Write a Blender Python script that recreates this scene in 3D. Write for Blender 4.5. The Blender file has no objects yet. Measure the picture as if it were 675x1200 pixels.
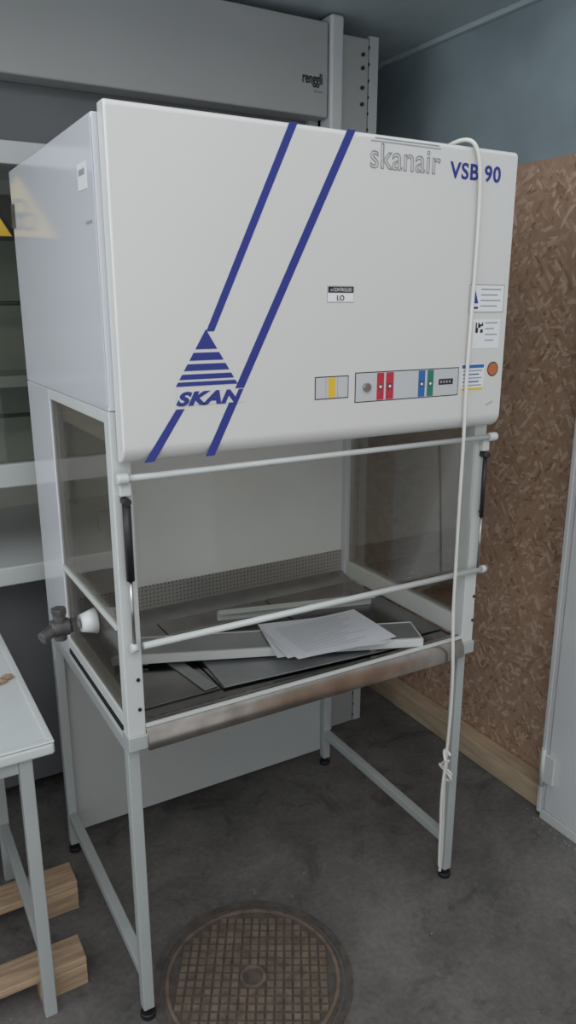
import bpy, bmesh, math, random
from mathutils import Vector, Matrix
random.seed(4)
sc=bpy.context.scene
sc.view_settings.view_transform='Standard'

# ---------------- materials ----------------
def new_mat(name):
    m=bpy.data.materials.new(name); m.use_nodes=True
    nt=m.node_tree; b=nt.nodes['Principled BSDF']
    return m,nt,b
def mat(name,col,rough=.5,metal=0.,var=.06,scale=6.,bump=0.,spec=.5,coat=0.,stretch=None):
    m,nt,b=new_mat(name)
    n=nt.nodes.new('ShaderNodeTexNoise'); n.inputs['Scale'].default_value=scale; n.inputs['Detail'].default_value=5
    tc=nt.nodes.new('ShaderNodeTexCoord')
    if stretch:
        mp=nt.nodes.new('ShaderNodeMapping'); mp.inputs['Scale'].default_value=stretch
        nt.links.new(tc.outputs['Object'],mp.inputs['Vector']); nt.links.new(mp.outputs[0],n.inputs['Vector'])
    else: nt.links.new(tc.outputs['Object'],n.inputs['Vector'])
    r=nt.nodes.new('ShaderNodeValToRGB')
    r.color_ramp.elements[0].position=.3; r.color_ramp.elements[1].position=.7
    r.color_ramp.elements[0].color=tuple(max(0,c*(1-var)) for c in col)+(1,)
    r.color_ramp.elements[1].color=tuple(min(1,c*(1+var)) for c in col)+(1,)
    nt.links.new(n.outputs['Fac'],r.inputs['Fac']); nt.links.new(r.outputs['Color'],b.inputs['Base Color'])
    b.inputs['Roughness'].default_value=rough; b.inputs['Metallic'].default_value=metal
    b.inputs['Specular IOR Level'].default_value=spec
    b.inputs['Coat Weight'].default_value=coat
    if bump:
        bp=nt.nodes.new('ShaderNodeBump'); bp.inputs['Strength'].default_value=bump; bp.inputs['Distance'].default_value=.01
        nt.links.new(n.outputs['Fac'],bp.inputs['Height']); nt.links.new(bp.outputs['Normal'],b.inputs['Normal'])
    return m
def glass(name,tint,gloss=.12,rough=.03):
    m,nt,b=new_mat(name); nt.nodes.remove(b)
    out=[n for n in nt.nodes if n.type=='OUTPUT_MATERIAL'][0]
    t=nt.nodes.new('ShaderNodeBsdfTransparent'); t.inputs['Color'].default_value=tint+(1,)
    g=nt.nodes.new('ShaderNodeBsdfGlossy'); g.inputs['Roughness'].default_value=rough
    lw=nt.nodes.new('ShaderNodeFresnel'); lw.inputs['IOR'].default_value=1.45
    mp=nt.nodes.new('ShaderNodeMath'); mp.operation='MULTIPLY'; mp.inputs[1].default_value=gloss*8
    mx=nt.nodes.new('ShaderNodeMixShader')
    nt.links.new(lw.outputs[0],mp.inputs[0]); mp.use_clamp=True
    nt.links.new(mp.outputs[0],mx.inputs[0]); nt.links.new(t.outputs[0],mx.inputs[1]); nt.links.new(g.outputs[0],mx.inputs[2])
    nt.links.new(mx.outputs[0],out.inputs['Surface'])
    return m
def dots(name,base,dark,ax,pitch,r,rough=.4,metal=0.):
    """perforated sheet: regular grid of dark round holes"""
    m,nt,b=new_mat(name); N=nt.nodes; L=nt.links
    tc=N.new('ShaderNodeTexCoord'); sp=N.new('ShaderNodeSeparateXYZ'); L.new(tc.outputs['Object'],sp.inputs[0])
    def mth(op,a,bv):
        n=N.new('ShaderNodeMath'); n.operation=op
        for i,v in enumerate((a,bv)):
            if v is None: continue
            if isinstance(v,(int,float)): n.inputs[i].default_value=v
            else: L.new(v,n.inputs[i])
        return n.outputs[0]
    q=[]
    for a,pt in zip(ax,pitch):
        f=mth('FRACT',mth('ADD',mth('DIVIDE',sp.outputs[a],pt),100.),None)
        d=mth('MULTIPLY',mth('SUBTRACT',f,.5),pt); q.append(mth('MULTIPLY',d,d))
    s=mth('LESS_THAN',mth('ADD',q[0],q[1]),r*r)
    mx=N.new('ShaderNodeMix'); mx.data_type='RGBA'; L.new(s,mx.inputs['Factor'])
    mx.inputs['A'].default_value=base+(1,); mx.inputs['B'].default_value=dark+(1,)
    L.new(mx.outputs['Result'],b.inputs['Base Color']); b.inputs['Roughness'].default_value=rough
    b.inputs['Metallic'].default_value=metal
    return m
def osb():
    m,nt,b=new_mat('osb_board'); N=nt.nodes; L=nt.links
    tc=N.new('ShaderNodeTexCoord')
    cols=[]
    wn=N.new('ShaderNodeTexNoise'); wn.inputs['Scale'].default_value=11; L.new(tc.outputs['Object'],wn.inputs['Vector'])
    wm=N.new('ShaderNodeVectorMath'); wm.operation='MULTIPLY_ADD'; L.new(wn.outputs['Color'],wm.inputs[0]); wm.inputs[1].default_value=(.025,.025,.025); L.new(tc.outputs['Object'],wm.inputs[2])
    for ang in (8,55,125):
        mp=N.new('ShaderNodeMapping'); mp.vector_type='POINT'
        mp.inputs['Rotation'].default_value=(math.radians(ang),0,0)
        L.new(wm.outputs[0],mp.inputs['Vector'])
        mp2=N.new('ShaderNodeMapping'); mp2.inputs['Scale'].default_value=(0,25,92); L.new(mp.outputs[0],mp2.inputs['Vector'])
        v=N.new('ShaderNodeTexVoronoi'); v.inputs['Scale'].default_value=1; L.new(mp2.outputs[0],v.inputs['Vector'])
        cols.append(v)
    sep=[]
    for v in cols:
        s=N.new('ShaderNodeSeparateColor'); L.new(v.outputs['Color'],s.inputs[0]); sep.append(s)
    def mixf(fac,a,bb):
        n=N.new('ShaderNodeMix'); n.data_type='FLOAT'; L.new(fac,n.inputs[0]); L.new(a,n.inputs[2]); L.new(bb,n.inputs[3]); return n.outputs[0]
    g1=N.new('ShaderNodeMath'); g1.operation='GREATER_THAN'; L.new(sep[0].outputs['Green'],g1.inputs[0]); g1.inputs[1].default_value=.5
    g2=N.new('ShaderNodeMath'); g2.operation='GREATER_THAN'; L.new(sep[1].outputs['Green'],g2.inputs[0]); g2.inputs[1].default_value=.55
    a=mixf(g1.outputs[0],sep[0].outputs['Red'],sep[1].outputs['Red'])
    c=mixf(g2.outputs[0],a,sep[2].outputs['Red'])
    r=N.new('ShaderNodeValToRGB'); L.new(c,r.inputs['Fac'])
    e=r.color_ramp.elements; e[0].position=0; e[0].color=(.27,.155,.095,1); e[1].position=1; e[1].color=(.62,.46,.345,1)
    x=e.new(.12); x.color=(.38,.24,.16,1); x=e.new(.75); x.color=(.45,.30,.21,1)
    L.new(r.outputs[0],b.inputs['Base Color']); b.inputs['Roughness'].default_value=.6
    return m
def concrete():
    m,nt,b=new_mat('concrete_floor'); N=nt.nodes; L=nt.links
    tc=N.new('ShaderNodeTexCoord')
    def noise(sc_,det,ro=.6,dist=0):
        n=N.new('ShaderNodeTexNoise'); n.inputs['Scale'].default_value=sc_; n.inputs['Detail'].default_value=det; n.inputs['Roughness'].default_value=ro
        n.inputs['Distortion'].default_value=dist
        L.new(tc.outputs['Object'],n.inputs['Vector']); return n
    def ramp(src,p0,c0,p1,c1):
        r=N.new('ShaderNodeValToRGB'); L.new(src,r.inputs[0]); e=r.color_ramp.elements; e[0].position=p0; e[0].color=c0+(1,); e[1].position=p1; e[1].color=c1+(1,); return r.outputs[0]
    def mul(a,bb):
        mx=N.new('ShaderNodeMix'); mx.data_type='RGBA'; mx.blend_type='MULTIPLY'; mx.inputs['Factor'].default_value=1
        L.new(a,mx.inputs['A']); L.new(bb,mx.inputs['B']); return mx.outputs['Result']
    n2=noise(60,4)
    base=ramp(noise(2.2,9,.7,.4).outputs[0],.33,(.074,.070,.067),.68,(.185,.174,.166))
    base=mul(base,ramp(n2.outputs[0],.35,(.85,.85,.85),.65,(1.1,1.1,1.1)))
    base=mul(base,ramp(noise(5,6,.7,1.2).outputs[0],.35,(.66,.65,.64),.46,(1.,1.,1.)))
    n3=noise(28,3,.7); r3=ramp(n3.outputs[0],.69,(0,0,0),.73,(1,1,1))
    mx2=N.new('ShaderNodeMix'); mx2.data_type='RGBA'; L.new(r3,mx2.inputs['Factor']); L.new(base,mx2.inputs['A']); mx2.inputs['B'].default_value=(.26,.25,.24,1)
    L.new(mx2.outputs['Result'],b.inputs['Base Color']); b.inputs['Roughness'].default_value=.75
    bp=N.new('ShaderNodeBump'); bp.inputs['Strength'].default_value=.2; bp.inputs['Distance'].default_value=.004; L.new(n2.outputs[0],bp.inputs['Height']); L.new(bp.outputs[0],b.inputs['Normal'])
    return m
WHITE=mat('white_powder_coat',(.66,.66,.645),.32,var=.015,scale=2)
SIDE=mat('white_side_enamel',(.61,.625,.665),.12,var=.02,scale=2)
CREAM=mat('interior_white',(.78,.775,.76),.5,var=.03)
GREYP=mat('grey_frame_paint',(.40,.43,.425),.4,var=.04)
LGREY=mat('light_grey_frame',(.58,.60,.59),.4,var=.03)
HOOD=mat('hood_grey_enamel',(.37,.375,.37),.45,var=.03,scale=3)
HOODW=mat('hood_white_profile',(.54,.56,.56),.4,var=.03)
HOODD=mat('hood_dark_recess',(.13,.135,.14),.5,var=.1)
HOODI=mat('hood_interior',(.48,.48,.44),.5,var=.12,scale=3)
STEEL=mat('brushed_steel',(.42,.42,.42),.28,1.,var=.12,scale=14)
STEELD=mat('dark_steel',(.26,.25,.245),.22,1.,var=.2,scale=9)
SHEET=mat('matt_sheet_steel',(.36,.37,.38),.42,.7,var=.12,scale=9)
NOSE=mat('nosing_steel',(.36,.33,.30),.22,1.,var=.25,scale=14)
BLACK=mat('black_plastic',(.015,.015,.017),.4)
BLUE=mat('blue_print',(.025,.04,.26),.4)
RED=mat('red_print',(.5,.03,.06),.4); GREEN=mat('green_print',(.02,.20,.14),.4)
LBLUE=mat('light_blue_print',(.03,.14,.42),.4)
YEL=mat('yellow_print',(.75,.50,.05),.4); ORG=mat('orange_print',(.50,.15,.05),.4)
GREYT=mat('grey_print',(.35,.36,.37),.4)
STRIP=mat('control_strip_grey',(.55,.56,.57),.4,var=.02)
LABEL=mat('label_white',(.75,.76,.77),.4,var=.02)
CABLE=mat('cable_white',(.70,.69,.65),.45)
WOOD=mat('raw_wood',(.40,.28,.18),.7,var=.3,scale=8,bump=.2,stretch=(1,8,8))
BEAM=mat('beam_wood',(.50,.39,.27),.7,var=.2,scale=6,bump=.1,stretch=(8,1,8))
RUST=mat('rusty_iron',(.165,.122,.092),.7,.1,var=.35,scale=30,bump=.3)
RUSTD=mat('rusty_iron_dark',(.085,.070,.06),.75,.0,var=.3,scale=30,bump=.3)
PAPER=mat('paper',(.66,.68,.73),.7,var=.03)
INK=mat('ink_grey',(.40,.41,.46),.7)
BWALL=mat('blue_plastered_wall',(.27,.34,.37),.7,var=.2,scale=3,bump=.3)
CEIL=mat('blue_sheet_ceiling',(.45,.53,.56),.5,var=.18,scale=3,bump=.8,stretch=(1,.5,1))
DOORM=mat('door_white',(.60,.61,.62),.45,var=.03)
TABLE=mat('table_white',(.62,.65,.65),.35,var=.03)
VALVE=mat('valve_metal',(.11,.105,.105),.45,.5,var=.3,scale=40)
CRUMB=mat('plaster_crumb',(.27,.26,.25),.8,var=.2)
GLASS=glass('clear_glass',(.96,.97,.96),.05)
GLASSR=glass('tinted_side_glass',(.82,.80,.76),.08)
HGLASS=glass('hood_glass',(.85,.87,.84),.12)
OSB=osb(); CONC=concrete()
PERF=dots('perforated_steel',(.56,.54,.52),(.05,.05,.05),(0,2),(.012,.012),.002,.35,.8)
PERFP=dots('perforated_profile',(.45,.47,.47),(.03,.03,.03),(0,2),(.05,.05),.006,.4)
APRON=mat('apron_grey',(.44,.46,.45),.5,var=.03)

# ---------------- geometry helpers ----------------
def empty(name,loc=(0,0,0)):
    o=bpy.data.objects.new(name,None); sc.collection.objects.link(o); o.location=loc; return o
def addmesh(name,bm,m,parent=None,bevel=0,seg=2,smooth=True,angle=35):
    bmesh.ops.recalc_face_normals(bm,faces=bm.faces)
    me=bpy.data.meshes.new(name); bm.to_mesh(me); bm.free()
    o=bpy.data.objects.new(name,me); sc.collection.objects.link(o); me.materials.append(m)
    if parent: o.parent=parent
    if bevel:
        md=o.modifiers.new('bevel','BEVEL'); md.width=bevel; md.segments=seg; md.limit_method='ANGLE'; md.angle_limit=math.radians(angle)
        if smooth:
            for p in me.polygons: p.use_smooth=True
            wn=o.modifiers.new('wn','WEIGHTED_NORMAL'); wn.keep_sharp=False
    return o
def box(name,x0,x1,y0,y1,z0,z1,m,parent=None,bevel=.0015,seg=2,rot=None):
    bm=bmesh.new(); bmesh.ops.create_cube(bm,size=1)
    c=Vector(((x0+x1)/2,(y0+y1)/2,(z0+z1)/2))
    for v in bm.verts:
        v.co=Vector((v.co.x*(x1-x0),v.co.y*(y1-y0),v.co.z*(z1-z0)))
        if rot: v.co=rot@v.co
        v.co+=c
    return addmesh(name,bm,m,parent,bevel,seg)
def cyl(name,a,b,r,m,parent=None,r2=None,seg=24,bevel=0):
    a=Vector(a);b=Vector(b);d=b-a
    bm=bmesh.new(); bmesh.ops.create_cone(bm,cap_ends=True,segments=seg,radius1=r,radius2=r if r2 is None else r2,depth=d.length)
    R=d.to_track_quat('Z','Y').to_matrix()
    for v in bm.verts: v.co=R@v.co+(a+b)/2
    o=addmesh(name,bm,m,parent,bevel)
    for p in o.data.polygons: p.use_smooth=len(p.vertices)==4
    return o
def prism(name,pts,axis,c0,c1,m,parent=None,bevel=0,seg=2,angle=35):
    """2-D polygon extruded along axis from c0 to c1"""
    bm=bmesh.new()
    def mk(p,c):
        if axis=='X': return (c,p[0],p[1])
        if axis=='Y': return (p[0],c,p[1])
        return (p[0],p[1],c)
    A=[bm.verts.new(mk(p,c0)) for p in pts]; B=[bm.verts.new(mk(p,c1)) for p in pts]
    n=len(pts); bm.faces.new(A); bm.faces.new(B[::-1])
    for i in range(n): bm.faces.new((A[i],B[i],B[(i+1)%n],A[(i+1)%n]))
    return addmesh(name,bm,m,parent,bevel,seg,angle=angle)
def tube(name,pts,r,m,parent=None,smooth=True):
    cu=bpy.data.curves.new(name,'CURVE'); cu.dimensions='3D'; cu.bevel_depth=r; cu.bevel_resolution=4; cu.resolution_u=12
    s=cu.splines.new('NURBS' if smooth else 'POLY'); s.points.add(len(pts)-1)
    for p,q in zip(s.points,pts): p.co=(*q,1)
    if smooth: s.use_endpoint_u=True; s.order_u=4
    o=bpy.data.objects.new(name,cu); sc.collection.objects.link(o); cu.materials.append(m)
    if parent: o.parent=parent
    return o
def text(name,body,x,y,z,size,m,parent,width=None,offset=0,shear=0,space=1,outline=0):
    cu=bpy.data.curves.new(name,'FONT'); cu.body=body; cu.size=size; cu.offset=offset; cu.shear=shear; cu.space_character=space
    if outline:
        cu.fill_mode='NONE'; cu.bevel_depth=outline; cu.bevel_resolution=0; cu.extrude=0
    else: cu.extrude=.0004
    cu.materials.append(m)
    o=bpy.data.objects.new(name,cu); sc.collection.objects.link(o)
    o.rotation_euler=(math.radians(90),0,0); o.location=(x,y,z)
    bpy.context.view_layer.update()
    if width: o.scale.x=width/max(o.dimensions.x,1e-4)
    o.parent=parent
    return o

# ---------------- room ----------------
box('floor',-2.6,2.4,-3.0,2.6,-.05,0,CONC,bevel=0)
wr=empty('wall_right')
box('osb_panel',1.53,1.56,-3,2.6,0,2.13,OSB,wr,0)
box('upper_plaster',1.535,1.60,-3,2.6,2.13,2.60,BWALL,wr,0)
box('wall_back',-2.6,1.56,2.3,2.36,0,2.6,BWALL,bevel=0)
box('ceiling',-2.6,1.6,.1,2.4,2.60,2.64,CEIL,bevel=0)
box('trim_1',1.515,1.535,-1.0,2.3,2.582,2.60,CEIL,None,.003)
bm_=box('wooden_beam',1.455,1.528,.075,2.0,0.001,.085,BEAM,bevel=.004)

# ---------------- white door leaf on the right ----------------
dr=empty('door_1')
box('leaf',1.425,1.47,-1.0,.045,.035,2.15,DOORM,dr,.003)
box('edge_trim',1.420,1.475,.045,.060,.02,2.15,LGREY,dr,.002)
box('edge_seam',1.4225,1.425,.028,.031,.04,2.14,GREYT,dr,0)
box('bottom_rail',1.422,1.473,-1.0,.045,.0,.034,LGREY,dr,.002)
cyl('hinge',(1.415,.045,.13),(1.415,.045,.27),.009,LGREY,dr)
box('hinge_leaf',1.412,1.424,.0,.045,.15,.25,LGREY,dr,.001)

# ---------------- fume cupboard behind ----------------
hd=empty('fume_cupboard')
box('header_band',-1.2,1.055,.87,1.75,2.29,2.57,HOOD,hd,.006)
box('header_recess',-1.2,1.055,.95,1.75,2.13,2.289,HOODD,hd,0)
box('sash_top_bar',-1.2,1.055,.89,.94,2.07,2.13,HOODW,hd,.003)
box('sash_glass',-1.2,1.055,.905,.911,1.24,2.07,HGLASS,hd,0)
box('sash_bottom_bar',-1.2,1.055,.885,.93,1.165,1.235,HOODW,hd,.004)
box('bench_edge',-1.2,1.055,.87,1.7,.86,.92,HOODW,hd,.006)
box('interior_back',-1.2,1.055,1.62,1.66,.92,2.13,HOODI,hd,0)
box('side_wall_right',1.02,1.055,.93,1.75,.0,2.29,HOOD,hd,0)
box('side_wall_left',-1.2,-1.16,.93,1.75,.0,2.29,HOOD,hd,0)
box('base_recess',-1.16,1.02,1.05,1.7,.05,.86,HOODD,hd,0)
box('corner_profile',1.06,1.11,.86,.93,.0,2.60-.005,HOODW,hd,.01,4)
box('service_post',1.115,1.225,.885,1.6,.0,2.55,HOOD,hd,.003)
box('service_flange',1.228,1.265,.885,.90,.0,2.56,PERFP,hd,0)
for i,xx in enumerate((-.75,-.3,.2,.7)): cyl('scaffold_rod_%d'%i,(xx,1.5,.93),(xx,1.5,2.1),.008,STEEL,hd)
for i,zz in enumerate((1.3,1.7)): cyl('scaffold_bar_%d'%i,(-1.1,1.48,zz),(1.0,1.48,zz),.008,STEEL,hd)
box('interior_shelf',-1.1,.3,1.3,1.55,1.42,1.46,HOODW,hd,.003)
for i,zz in enumerate((2.50,2.46,2.40,2.35)):
    cyl('post_screw_%d'%i,(1.20,.878,zz),(1.20,.886,zz),.006,BLACK,hd)
text('maker_text','renggli',.955,.868,2.385,.045,BLACK,hd,.075,.0008)
text('maker_subtext','fume systems',1.0,.868,2.36,.012,GREYT,hd,.035)
TX=.045
prism('warning_triangle',[(-.245+TX,1.87),(.0+TX,1.87),(-.122+TX,2.07)],'Y',.902,.9045,BLACK,hd)
prism('warning_triangle_face',[(-.222+TX,1.882),(-.023+TX,1.882),(-.122+TX,2.047)],'Y',.9,.902,YEL,hd)
for k in range(3):
    a=math.radians(90+120*k); cx,cz=-.122+TX+.022*math.cos(a),1.935+.022*math.sin(a)
    bm=bmesh.new(); 
    R=.026; n=20; vo=[];vi=[]
    for i in range(n):
        t=2*math.pi*i/n
        vo.append(bm.verts.new((cx+R*math.cos(t),.8992,cz+R*math.sin(t)))); vi.append(bm.verts.new((cx+R*.68*math.cos(t),.8992,cz+R*.68*math.sin(t))))
    for i in range(n): bm.faces.new((vo[i],vo[(i+1)%n],vi[(i+1)%n],vi[i]))
    addmesh('biohazard_ring_%d'%k,bm,BLACK,hd)

# ---------------- biosafety cabinet ----------------
cb=empty('biosafety_cabinet')
XL,XR=-.014,.972
box('upper_housing',XL,XR,-.038,.69,1.50,2.02,SIDE,cb,.004)
box('housing_lower_front',XL+.03,XR-.03,-.03,.60,1.42,1.50,CREAM,cb,0)
def arc(cx,cz,r,a0,a1,n=8):
    return [(cx+r*math.cos(math.radians(a0+(a1-a0)*i/n)),cz+r*math.sin(math.radians(a0+(a1-a0)*i/n))) for i in range(n+1)]
pr=[(-.040,2.034)]
pr+=arc(-.068,2.022,.012,90,180,6)
pr+=arc(-.045,1.437,.035,180,270,8)
pr+=[(-.040,1.402)]
prism('front_panel',pr,'X',-.003,.967,WHITE,cb,.012,5,angle=50)
box('side_front_strip',XL-.002,XL,-.037,.10,1.51,2.01,SIDE,cb,0)
box('side_label',XL-.003,XL-.001,.0,.055,1.90,1.945,LABEL,cb,0)
box('side_label_print',XL-.0035,XL-.003,.008,.045,1.925,1.935,GREYT,cb,0)
box('side_label_small',XL-.003,XL-.001,-.02,.02,1.84,1.845,GREYT,cb,0)
box('side_label_dark',XL-.003,XL-.001,.655,.685,1.885,1.94,VALVE,cb,0)
for s,(a,b) in {'left':(XL,.026),'right':(.932,XR)}.items():
    box('front_post_'+s,a,b,-.035,.0,.79,1.50,LGREY,cb,.003)
    box('post_foot_'+s,a-.002,b+.002,-.042,.005,.765,.80,GREYP,cb,.003)
box('rear_column_left',XL,.02,.45,.69,.78,1.50,SIDE,cb,.003)
box('rear_column_right',.94,XR,.55,.69,.78,1.50,SIDE,cb,.003)
box('rear_plenum',XL+.01,XR-.01,.575,.685,.78,1.50,CREAM,cb,.002)
zz=.84
box('side_rail_left',XL,.0,.0,.45,zz-.03,zz,LGREY,cb,.002)
box('side_rail_left_black_strip',XL-.001,.0,.0,.45,zz-.045,zz-.031,BLACK,cb,.0)  # thin solid black strip between the two left rails
box('side_rail_left_lower',XL,.0,.0,.45,zz-.065,zz-.046,LGREY,cb,.002)
box('side_rail_left_inner',.006,.026,.0,.57,zz-.05,zz-.008,CREAM,cb,.002)
box('side_rail_right',.945,XR,.0,.56,zz-.035,zz+.02,LGREY,cb,.002)
box('window_top_left',XL,.0,.0,.45,1.475,1.50,LGREY,cb,.002)
box('window_top_right',.945,XR,.0,.56,1.475,1.50,LGREY,cb,.002)
box('side_glass_left',-.010,-.005,.0,.45,.84,1.48,GLASSR,cb,0)
box('side_glass_right',.956,.961,.0,.56,.85,1.48,GLASSR,cb,0)
box('side_sill_left',-.017,-.003,.0,.45,1.035,1.047,LGREY,cb,.002)
box('socket_plate',.12,.185,.568,.575,1.08,1.14,LABEL,cb,.003)
# work deck
box('deck_pan',-.0,.945,.0,.575,.775,.80,STEELD,cb,0)
box('rear_exhaust_strip',.02,.94,.568,.575,.82,.895,PERF,cb,0)
prism('rear_exhaust_ledge',[(.50,.80),(.572,.80),(.572,.825)],'X',.02,.94,STEEL,cb)
for i,(a,b) in enumerate(((.02,.245),(.25,.60),(.605,.935))):
    box('deck_plate_%d'%i,a,b,.055,.50,.80,.806,STEELD,cb,.001)
box('front_channel',.025,.93,.005,.05,.80,.802,STEELD,cb,0)
for i in range(30): box('channel_slot_%d'%i,.05+i*.029,.065+i*.029,.012,.018,.802,.8024,BLACK,cb,0)
prism('front_nosing',[(-.048,.762),(-.048,.79),(-.036,.810),(-.02,.818),(.0,.812),(.0,.762)],'X',.026,.932,NOSE,cb,.001)
box('front_nosing_edge',.026,.932,-.036,-.028,.812,.820,LGREY,cb,.001)
# sash
box('sash_glass',.03,.928,-.044,-.040,1.02,1.37,GLASS,cb,0)
cyl('sash_rod_upper',(.0,-.055,1.372),(.978,-.055,1.372),.0065,LGREY,cb)
cyl('sash_rod_lower',(.025,-.050,1.012),(.965,-.050,1.012),.0075,LGREY,cb)
for s,x in (('left',.0),('right',.972)):
    cyl('rod_knob_'+s,(x-.012,-.055,1.372),(x+.012,-.055,1.372),.011,LGREY,cb,bevel=.003)
    cyl('rod_low_knob_'+s,(x-.002,-.050,1.012),(x+.012,-.050,1.012),.010,LGREY,cb)
    sx=.006 if s=='left' else .958
    cyl('gas_strut_body_'+s,(sx,-.050,1.32),(sx,-.050,1.16),.0085 if s=='left' else .006,BLACK,cb)
    cyl('gas_strut_rod_'+s,(sx,-.050,1.16),(sx,-.050,1.02),.0035,STEEL,cb)
    cyl('gas_strut_eye_'+s,(sx,-.036,1.325),(sx,-.060,1.325),.008,BLACK,cb)
    box('sash_bracket_'+s,sx-.01,sx+.012,-.05,-.035,1.335,1.365,LGREY,cb,.002)
    for k,z1 in enumerate((.86,.93,1.17)):
        cyl('post_bolt_%s_%d'%(s,k),(sx+.008,-.038,z1),(sx+.008,-.034,z1),.004,BLACK,cb)
# stand
for n,x,y in (('fl',0.002,0),('fr',.957,0),('bl',0.002,.68),('br',.957,.68)):
    w=.014
    box('leg_'+n,x-w,x+w,y-w,y+w,.03,.775,GREYP,cb,.003)
    cyl('foot_stem_'+n,(x,y,.01),(x,y,.032),.007,BLACK,cb)
    cyl('foot_'+n,(x,y,.0),(x,y,.016),.019,BLACK,cb,bevel=.003)
for n,x in (('left',.002),('right',.957)):
    box('floor_rail_'+n,x-.0135,x+.0135,.014,.666,.118,.146,GREYP,cb,.003)
    box('top_rail_'+n,x-.0135,x+.0135,.014,.666,.74,.773,GREYP,cb,.003)
box('rear_apron',.0165,.9425,.690,.70,.06,.76,APRON,cb,.002)
box('top_rail_back',.0165,.9425,.665,.69,.74,.773,GREYP,cb,.003)
# side valve + port
cyl('port_flange',(-.048,.17,.995),(-.013,.17,.995),.020,LABEL,cb,r2=.030)
cyl('port_pipe',(-.08,.17,.995),(-.045,.17,.995),.011,STEEL,cb)
cyl('port_nut',(-.070,.17,.995),(-.058,.17,.995),.018,VALVE,cb,seg=6,bevel=.001)
cyl('valve_body',(-.115,.17,.995),(-.072,.17,.995),.020,VALVE,cb,bevel=.004)
cyl('valve_tee',(-.094,.17,.965),(-.094,.17,1.030),.014,VALVE,cb,bevel=.003)
cyl('valve_cap',(-.094,.17,1.028),(-.094,.17,1.042),.018,VALVE,cb,seg=6,bevel=.002)
cyl('valve_outlet',(-.14,.15,.985),(-.11,.165,.995),.014,VALVE,cb,bevel=.003)
cyl('inner_tap',(.035,.11,1.065),(.035,.11,1.09),.015,YEL,cb,r2=.020)
cyl('inner_tap_base',(.035,.11,1.035),(.035,.11,1.065),.010,STEEL,cb)
cyl('inner_tap_pipe',(-.004,.11,1.041),(.040,.11,1.041),.008,STEEL,cb)
# --- prints on front panel (y = -0.080) ---
Y0,Y1=-.0806,-.0798
def S(x,z): return (-.438+(x/1000+.438)*.965, 1.7+(z/1000-1.7)*.965)
def decal(n,pts,m,y0=Y0): return prism(n,[S(*p) for p in pts],'Y',y0,Y1,m,cb)
decal('stripe_left_upper',[(388,2046),(406,2046),(213,1646),(196,1646)],BLUE)
decal('stripe_left_lower',[(126,1495),(144,1495),(75,1394),(54,1394)],BLUE)
decal('stripe_right',[(526,2046),(546,2046),(207,1394),(187,1394)],BLUE)
AX,AZ,BZ=195,1650,1540
rows=[(1650,1612),(1605,1590),(1583,1570),(1563,1553),(1548,1540)]
def xl(z): t=(AZ-z)/(AZ-BZ); return AX-68*t
def xr(z): t=(AZ-z)/(AZ-BZ); return AX+68*t
for i,(a,b) in enumerate(rows):
    pts=[(xl(a),a),(xr(a),a),(xr(b),b),(xl(b),b)] if i else [(AX,a),(xr(b),b),(xl(b),b)]
    decal('logo_triangle_%d'%i,pts,BLUE,Y0-.0004)
box('logo_text_back',S(128,0)[0],S(278,0)[0],-.0811,-.0805,S(0,1502)[1],S(0,1530)[1],WHITE,cb,0)
x,z=S(126,1503); text('logo_text','SKAN',x,-.0815,z,.034,BLUE,cb,S(276,0)[0]-x,.0018,.35,space=1.08)
x,z=S(583,1979); text('product_text','skanair',x,-.0806,z,.068,GREYT,cb,S(777,0)[0]-x,0,outline=.0011,space=1.03)
box('product_text_line',S(586,0)[0],S(777,0)[0],-.0808,-.0799,S(0,2030)[1],S(0,2032)[1],GREYT,cb,0)
box('product_text_line_b',S(596,0)[0],S(772,0)[0],-.0808,-.0799,S(0,2036)[1],S(0,2038)[1],GREYT,cb,0)
x,z=S(808,1975); text('model_text','VSB 90',x,-.0806,z,.046,BLUE,cb,S(964,0)[0]-x,.0009,space=1.1)
def lab(n,x0,z0,x1,z1,m,y=Y0): 
    a=S(x0,z0);b=S(x1,z1); return box(n,min(a[0],b[0]),max(a[0],b[0]),y,Y1,min(a[1],b[1]),max(a[1],b[1]),m,cb,0)
lab('asset_sticker_border',481,1737,551,1702,GREYT); lab('asset_sticker',482,1736,550,1703,LABEL,Y0-.0003); lab('asset_sticker_head',483,1735,549,1722,BLACK,Y0-.0006)
x,z=S(489,1725); text('asset_sticker_headtext','o CONTROLLED',x,-.0815,z,.0095,LABEL,cb,S(544,0)[0]-x)
x,z=S(505,1706); text('asset_sticker_text','I.O',x,-.0815,z,.015,BLACK,cb)
lab('control_strip_a_border',452,1544,541,1494,BLACK); lab('control_strip_a',454,1542,539,1496,STRIP,Y0-.0003)
lab('control_strip_b_border',559,1549,868,1481,BLACK); lab('control_strip_b',561,1547,866,1483,STRIP,Y0-.0003)
lab('btn_yellow',487,1541,505,1497,YEL,Y0-.0006); lab('strip_a_divider_l',480,1541,481,1497,GREYT,Y0-.0006); lab('strip_a_divider_r',511,1541,512,1497,GREYT,Y0-.0006)
for n,a,b,m in (('red_a',620,640,RED),('red_b',646,668,RED),('blue',742,762,LBLUE),('green',769,788,GREEN)):
    lab('btn_'+n,a,1546,b,1484,m,Y0-.0006)
    lab('btn_mark_'+n,a+5,1521,b-5,1507,VALVE,Y0-.0009)
    c=S((a+b)/2,1514); cyl('btn_lamp_'+n,(c[0],-.0822,c[1]),(c[0],-.08,c[1]),.0032,LABEL,cb,seg=16)
lab('display',805,1523,850,1509,BLACK,Y0-.0006)
for k in range(4): lab('display_digit_%d'%k,810+k*9,1519,815+k*9,1513,GREYT,Y0-.0009)
c=S(590,1515); cyl('key_switch',(c[0],-.088,c[1]),(c[0],-.08,c[1]),.009,STEEL,cb)
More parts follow.
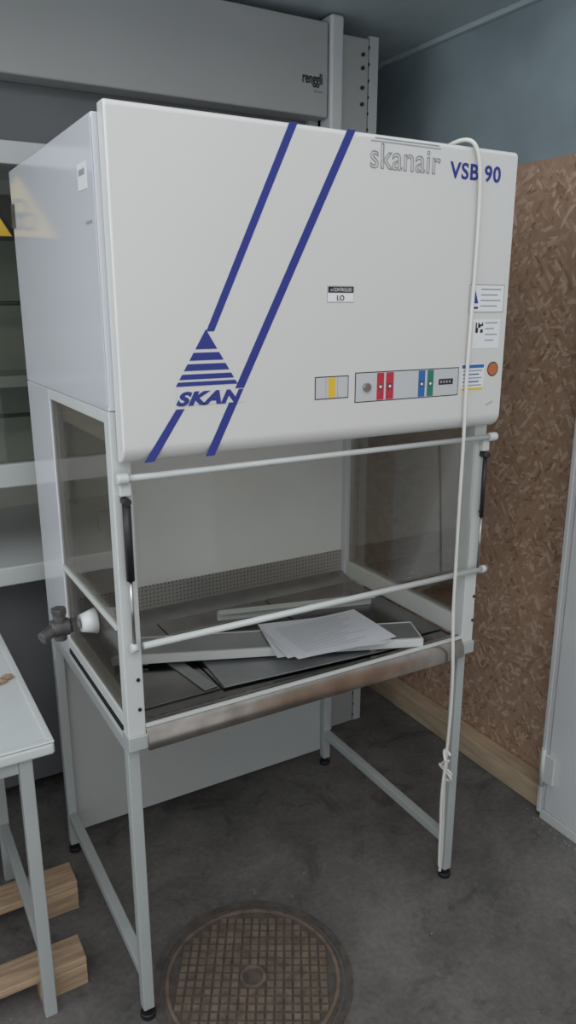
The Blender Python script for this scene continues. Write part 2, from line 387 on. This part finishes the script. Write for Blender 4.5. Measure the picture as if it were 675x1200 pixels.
lab('service_label_border',887,1744,1002,1678,GREYT); lab('service_label',889,1742,1000,1680,LABEL,Y0-.0003)
prism('service_label_tri',[S(893,1700),S(917,1700),S(905,1732)],'Y',Y0-.0006,Y1,BLUE,cb)
lab('service_label_foot',893,1692,917,1687,BLUE,Y0-.0006)
for k in range(4): lab('service_label_line_%d'%k,925,1734-k*13,990-10*(k%2),1731-k*13,GREYT,Y0-.0006)
lab('inspection_label',906,1662,995,1592,LABEL)
for i in range(6):
    for j in range(6):
        if random.random()<.55 or (i in(0,5) and j in(0,5)): lab('qr_%d_%d'%(i,j),914+i*4,1654-j*4,918+i*4,1650-j*4,BLACK,Y0-.0003)
for k in range(4): lab('inspection_line_%d'%k,946,1655-k*14,987-12*(k%2),1652-k*14,GREYT,Y0-.0003)
lab('calibration_label',876,1555,952,1488,LABEL)
lab('calibration_label_blue',878,1553,950,1545,LBLUE,Y0-.0003); lab('calibration_label_yellow',878,1496,950,1490,YEL,Y0-.0003)
for k in range(5): lab('calibration_line_%d'%k,882,1540-k*9,944-9*(k%2),1537-k*9,LBLUE if k%2 else GREYT,Y0-.0003)
c=S(981,1540); cyl('round_sticker_rim',(c[0],-.0806,c[1]),(c[0],-.0798,c[1]),.0175,BLACK,cb,seg=40)
cyl('round_sticker',(c[0],-.0810,c[1]),(c[0],-.0798,c[1]),.015,ORG,cb,seg=40)
tube('handwriting',[(S(965,0)[0]+.003*i,-.0808,S(0,1450)[1]+.006*math.sin(i*2.3)+.0012*i) for i in range(9)],.0006,GREYT,cb)

# ---------------- loose things on the deck ----------------
R=Matrix.Rotation(math.radians(-4),3,'Z')
box('steel_sheet',.26,.78,.03,.26,.8065,.810,SHEET,bevel=.001,rot=R)
R=Matrix.Rotation(math.radians(8),3,'Z')
box('steel_strip',.190,.225,.06,.28,.8065,.810,SHEET,bevel=.001,rot=R)
tr=empty('metal_tray')
Rt=Matrix.Rotation(math.radians(-22),3,'Z')
def tb(n,x0,x1,y0,y1,z0,z1,m):
    bm=bmesh.new(); bmesh.ops.create_cube(bm,size=1)
    for v in bm.verts:
        p=Vector(((x0+x1)/2+v.co.x*(x1-x0),(y0+y1)/2+v.co.y*(y1-y0),(z0+z1)/2+v.co.z*(z1-z0)))
        v.co=Rt@p+Vector((.42,.185,0))
    return addmesh(n,bm,m,tr,.001)
tb('tray_base',-.38,.43,-.055,.055,.836,.839,SHEET)
tb('tray_front_lip',-.38,.43,-.058,-.055,.818,.8405,LGREY)
tb('tray_front_edge',-.38,.43,-.055,-.047,.839,.8405,LGREY)
tb('tray_back_lip',-.38,.43,.055,.058,.818,.8405,LGREY)
tb('tray_end_lip',.43,.433,-.058,.058,.818,.8405,LGREY)
for s in (-.3,.3): tb('tray_foot',s-.01,s+.01,-.05,.05,.8105,.836,STEEL)
R=Matrix.Rotation(math.radians(-14),3,'Z')
sr=empty('steel_angle_strip')
box('flange_top',.40,.88,.335,.365,.836,.8385,LGREY,sr,.0005,rot=R)
box('flange_side',.40,.88,.362,.365,.8065,.836,LGREY,sr,.0005,rot=R)
pp=empty('paper_sheets')
def pz(x,y,k): return .8425+k*.0018+.003*math.sin(x*14+k)*(.5+.5*math.sin(y*20+k))+.003
for k in range(3):
    bm=bmesh.new(); bmesh.ops.create_grid(bm,x_segments=14,y_segments=8,size=.5)
    Rk=Matrix.Rotation(math.radians(-14+k*6),3,'Z')
    for v in bm.verts:
        x,y=v.co.x*.297,v.co.y*.21
        v.co=Rk@Vector((x,y,0))+Vector((.575+k*.008,.125-k*.006,0)); v.co.z=pz(v.co.x,v.co.y,k)
    addmesh('sheet_%d'%k,bm,PAPER,pp)
for k in range(15):
    bm=bmesh.new(); bmesh.ops.create_grid(bm,x_segments=14,y_segments=1,size=.5)
    Rk=Matrix.Rotation(math.radians(-2),3,'Z'); wd=.23*(.6+.4*random.random())
    for v in bm.verts:
        x,y=-.115+(v.co.x+.5)*wd,v.co.y*.0022+.085-k*.0115
        v.co=Rk@Vector((x,y,0))+Vector((.591,.113,0)); v.co.z=pz(v.co.x,v.co.y,2)+.0008
    addmesh('print_line_%d'%k,bm,INK,pp)

# ---------------- power cable ----------------
pc=empty('power_cable')
cab=[(.80,.10,2.026),(.795,.0,2.03),(.80,-.04,2.045),(.815,-.085,2.05),(.838,-.093,2.02),(.848,-.090,1.9),(.845,-.088,1.7),(.84,-.088,1.5),(.845,-.088,1.40),(.855,-.075,1.2),(.862,-.07,1.0),(.87,-.06,.9),(.88,-.065,.75),(.895,-.05,.60),(.90,-.04,.50),(.895,-.04,.42),(.90,-.04,.25),(.905,-.04,.12),(.90,-.04,.07)]
tube('cord',cab,.0045,CABLE,pc)
kn=[]
for i in range(40):
    t=i/39*2*math.pi*3.2
    kn.append((.895+.013*math.cos(t),-.045+.012*math.sin(t*1.3),.46-.06*i/39+.022*math.sin(t*.9)))
tube('cord_knot',kn,.0045,CABLE,pc)
tube('cord_second',[(.88,-.06,.46),(.872,-.055,.36),(.885,-.05,.26),(.885,-.05,.16),(.888,-.05,.10)],.0045,CABLE,pc)

# ---------------- work table on the left ----------------
tbz=.755
t=empty('work_table')
box('table_top',-.95,-.142,.10,1.0-.2,tbz-.03,tbz,TABLE,t,.008,4)
box('table_rim_front',-.95,-.142,.10,.115,tbz,tbz+.005,TABLE,t,.002)
box('table_rim_side',-.158,-.142,.116,.8,tbz,tbz+.005,TABLE,t,.002)
for n,x,y in (('fr',-.205,.13),('br',-.205,.66),('fl',-.9,.13),('bl',-.9,.66)):
    box('table_leg_'+n,x-.015,x+.015,y-.015,y+.015,.0,tbz-.03,GREYP,t,.003)
for y in (.13,.66): box('table_cross_%d'%int(y*100),-.885,-.22,y-.012,y+.012,.69,.724,GREYP,t,.002)
box('table_side_rail',-.217,-.193,.145,.645,.69,.724,GREYP,t,.002)
box('table_low_rail',-.217,-.193,.145,.645,.17,.20,GREYP,t,.002)
w=empty('brown_residue_lump')
for i in range(5):
    bm=bmesh.new(); bmesh.ops.create_icosphere(bm,subdivisions=2,radius=.012)
    for v in bm.verts: v.co=Vector((v.co.x*1.3,v.co.y,v.co.z*.6))*(1+random.uniform(-.15,.15))+Vector((-.25+.018*i,.45+.012*math.sin(i*2),tbz+.006))
    addmesh('lump_%d'%i,bm,WOOD,w)

# ---------------- pallet under table ----------------
pl=empty('wooden_pallet')
for i,(a,b,xe,h) in enumerate(((.165,.25,-.10,.085),(.43,.52,-.052,.095))):
    box('slat_%d'%i,-.95,xe,a,b,h-.022,h,WOOD,pl,.003)
    for j,xx in enumerate((-.95,-.55,xe-.12)):
        box('block_%d_%d'%(i,j),xx,xx+.12,a,b,.0,h-.0225,WOOD,pl,.003)
box('runner',-.62,-.54,.251,.429,.0,.05,WOOD,pl,.003)

# ---------------- plaster crumbs near the door ----------------
bm=bmesh.new()
for i in range(60):
    if i<45: x,y=1.41-abs(random.gauss(0,.02)),random.uniform(-.35,.06)
    else: x,y=1.45-abs(random.gauss(0,.02)),random.uniform(.07,.8)
    s=random.uniform(.001,.0032)
    bmesh.ops.create_icosphere(bm,subdivisions=1,radius=s,matrix=Matrix.Translation((x,y,s*.6))@Matrix.Diagonal((1.3,1,.6,1)))
addmesh('plaster_crumbs',bm,CRUMB)

# ---------------- manhole cover ----------------
mc=empty('manhole_cover')
cx,cy=.276,-.035
def ring(n,r0,r1,z0,z1,m):
    bm=bmesh.new(); N=72; V=[]
    for r,z in ((r0,z0),(r0,z1),(r1,z1),(r1,z0)):
        V.append([bm.verts.new((cx+r*math.cos(2*math.pi*i/N),cy+r*math.sin(2*math.pi*i/N),z)) for i in range(N)])
    for k in range(4):
        A=V[k];B=V[(k+1)%4]
        for i in range(N): bm.faces.new((A[i],A[(i+1)%N],B[(i+1)%N],B[i]))
    return addmesh(n,bm,m,mc)
cyl('cover_plate',(cx,cy,0),(cx,cy,.003),.235,RUSTD,mc,seg=72)
ring('outer_frame',.242,.260,.0,.004,RUSTD); ring('inner_ring',.218,.227,.003,.006,RUST)
ring('hub_ring',.026,.034,.003,.006,RUST)
bm=bmesh.new()
st=.023
for i in range(-10,11):
    for j in range(-10,11):
        x,y=i*st,j*st; d=math.hypot(x,y)
        if d<.206 and d>.045:
            mt=Matrix.Translation((cx+x,cy+y,.0045))@Matrix.Diagonal((.0165,.0165,.003,1))
            bmesh.ops.create_cube(bm,size=1,matrix=mt)
o=addmesh('raised_studs',bm,RUST,mc)
o.matrix_world=Matrix.Translation((cx,cy,0))@Matrix.Rotation(math.radians(-30),4,'Z')@Matrix.Translation((-cx,-cy,0))

# ---------------- lights ----------------
def area(name,loc,rot,sx,sy,e,col=(1,1,1)):
    l=bpy.data.lights.new(name,'AREA'); l.shape='RECTANGLE'; l.size=sx; l.size_y=sy; l.energy=e; l.color=col
    o=bpy.data.objects.new(name,l); sc.collection.objects.link(o); o.location=loc; o.rotation_euler=rot; return o
area('hall_light_front',(-1.2,-2.6,3.6),(math.radians(38),0,math.radians(-20)),3.,1.5,38,(1,.985,.96))
area('hall_light_left',(-2.3,.2,2.5),(0,math.radians(-55),0),1.2,1.2,17,(.95,.98,1))
w=bpy.data.worlds.new('hall_world'); sc.world=w; w.use_nodes=True
bg=w.node_tree.nodes['Background']; bg.inputs[0].default_value=(.89,.94,.98,1); bg.inputs[1].default_value=.82

# ---------------- camera ----------------
cd=bpy.data.cameras.new('camera'); cam=bpy.data.objects.new('camera',cd); sc.collection.objects.link(cam)
cd.sensor_fit='VERTICAL'; cd.sensor_height=36; cd.lens=888/1200*36; cd.clip_start=.02
cam.location=(-.438,-1.454,1.70); cam.rotation_euler=(math.radians(74.6),0,math.radians(-30))
sc.camera=cam
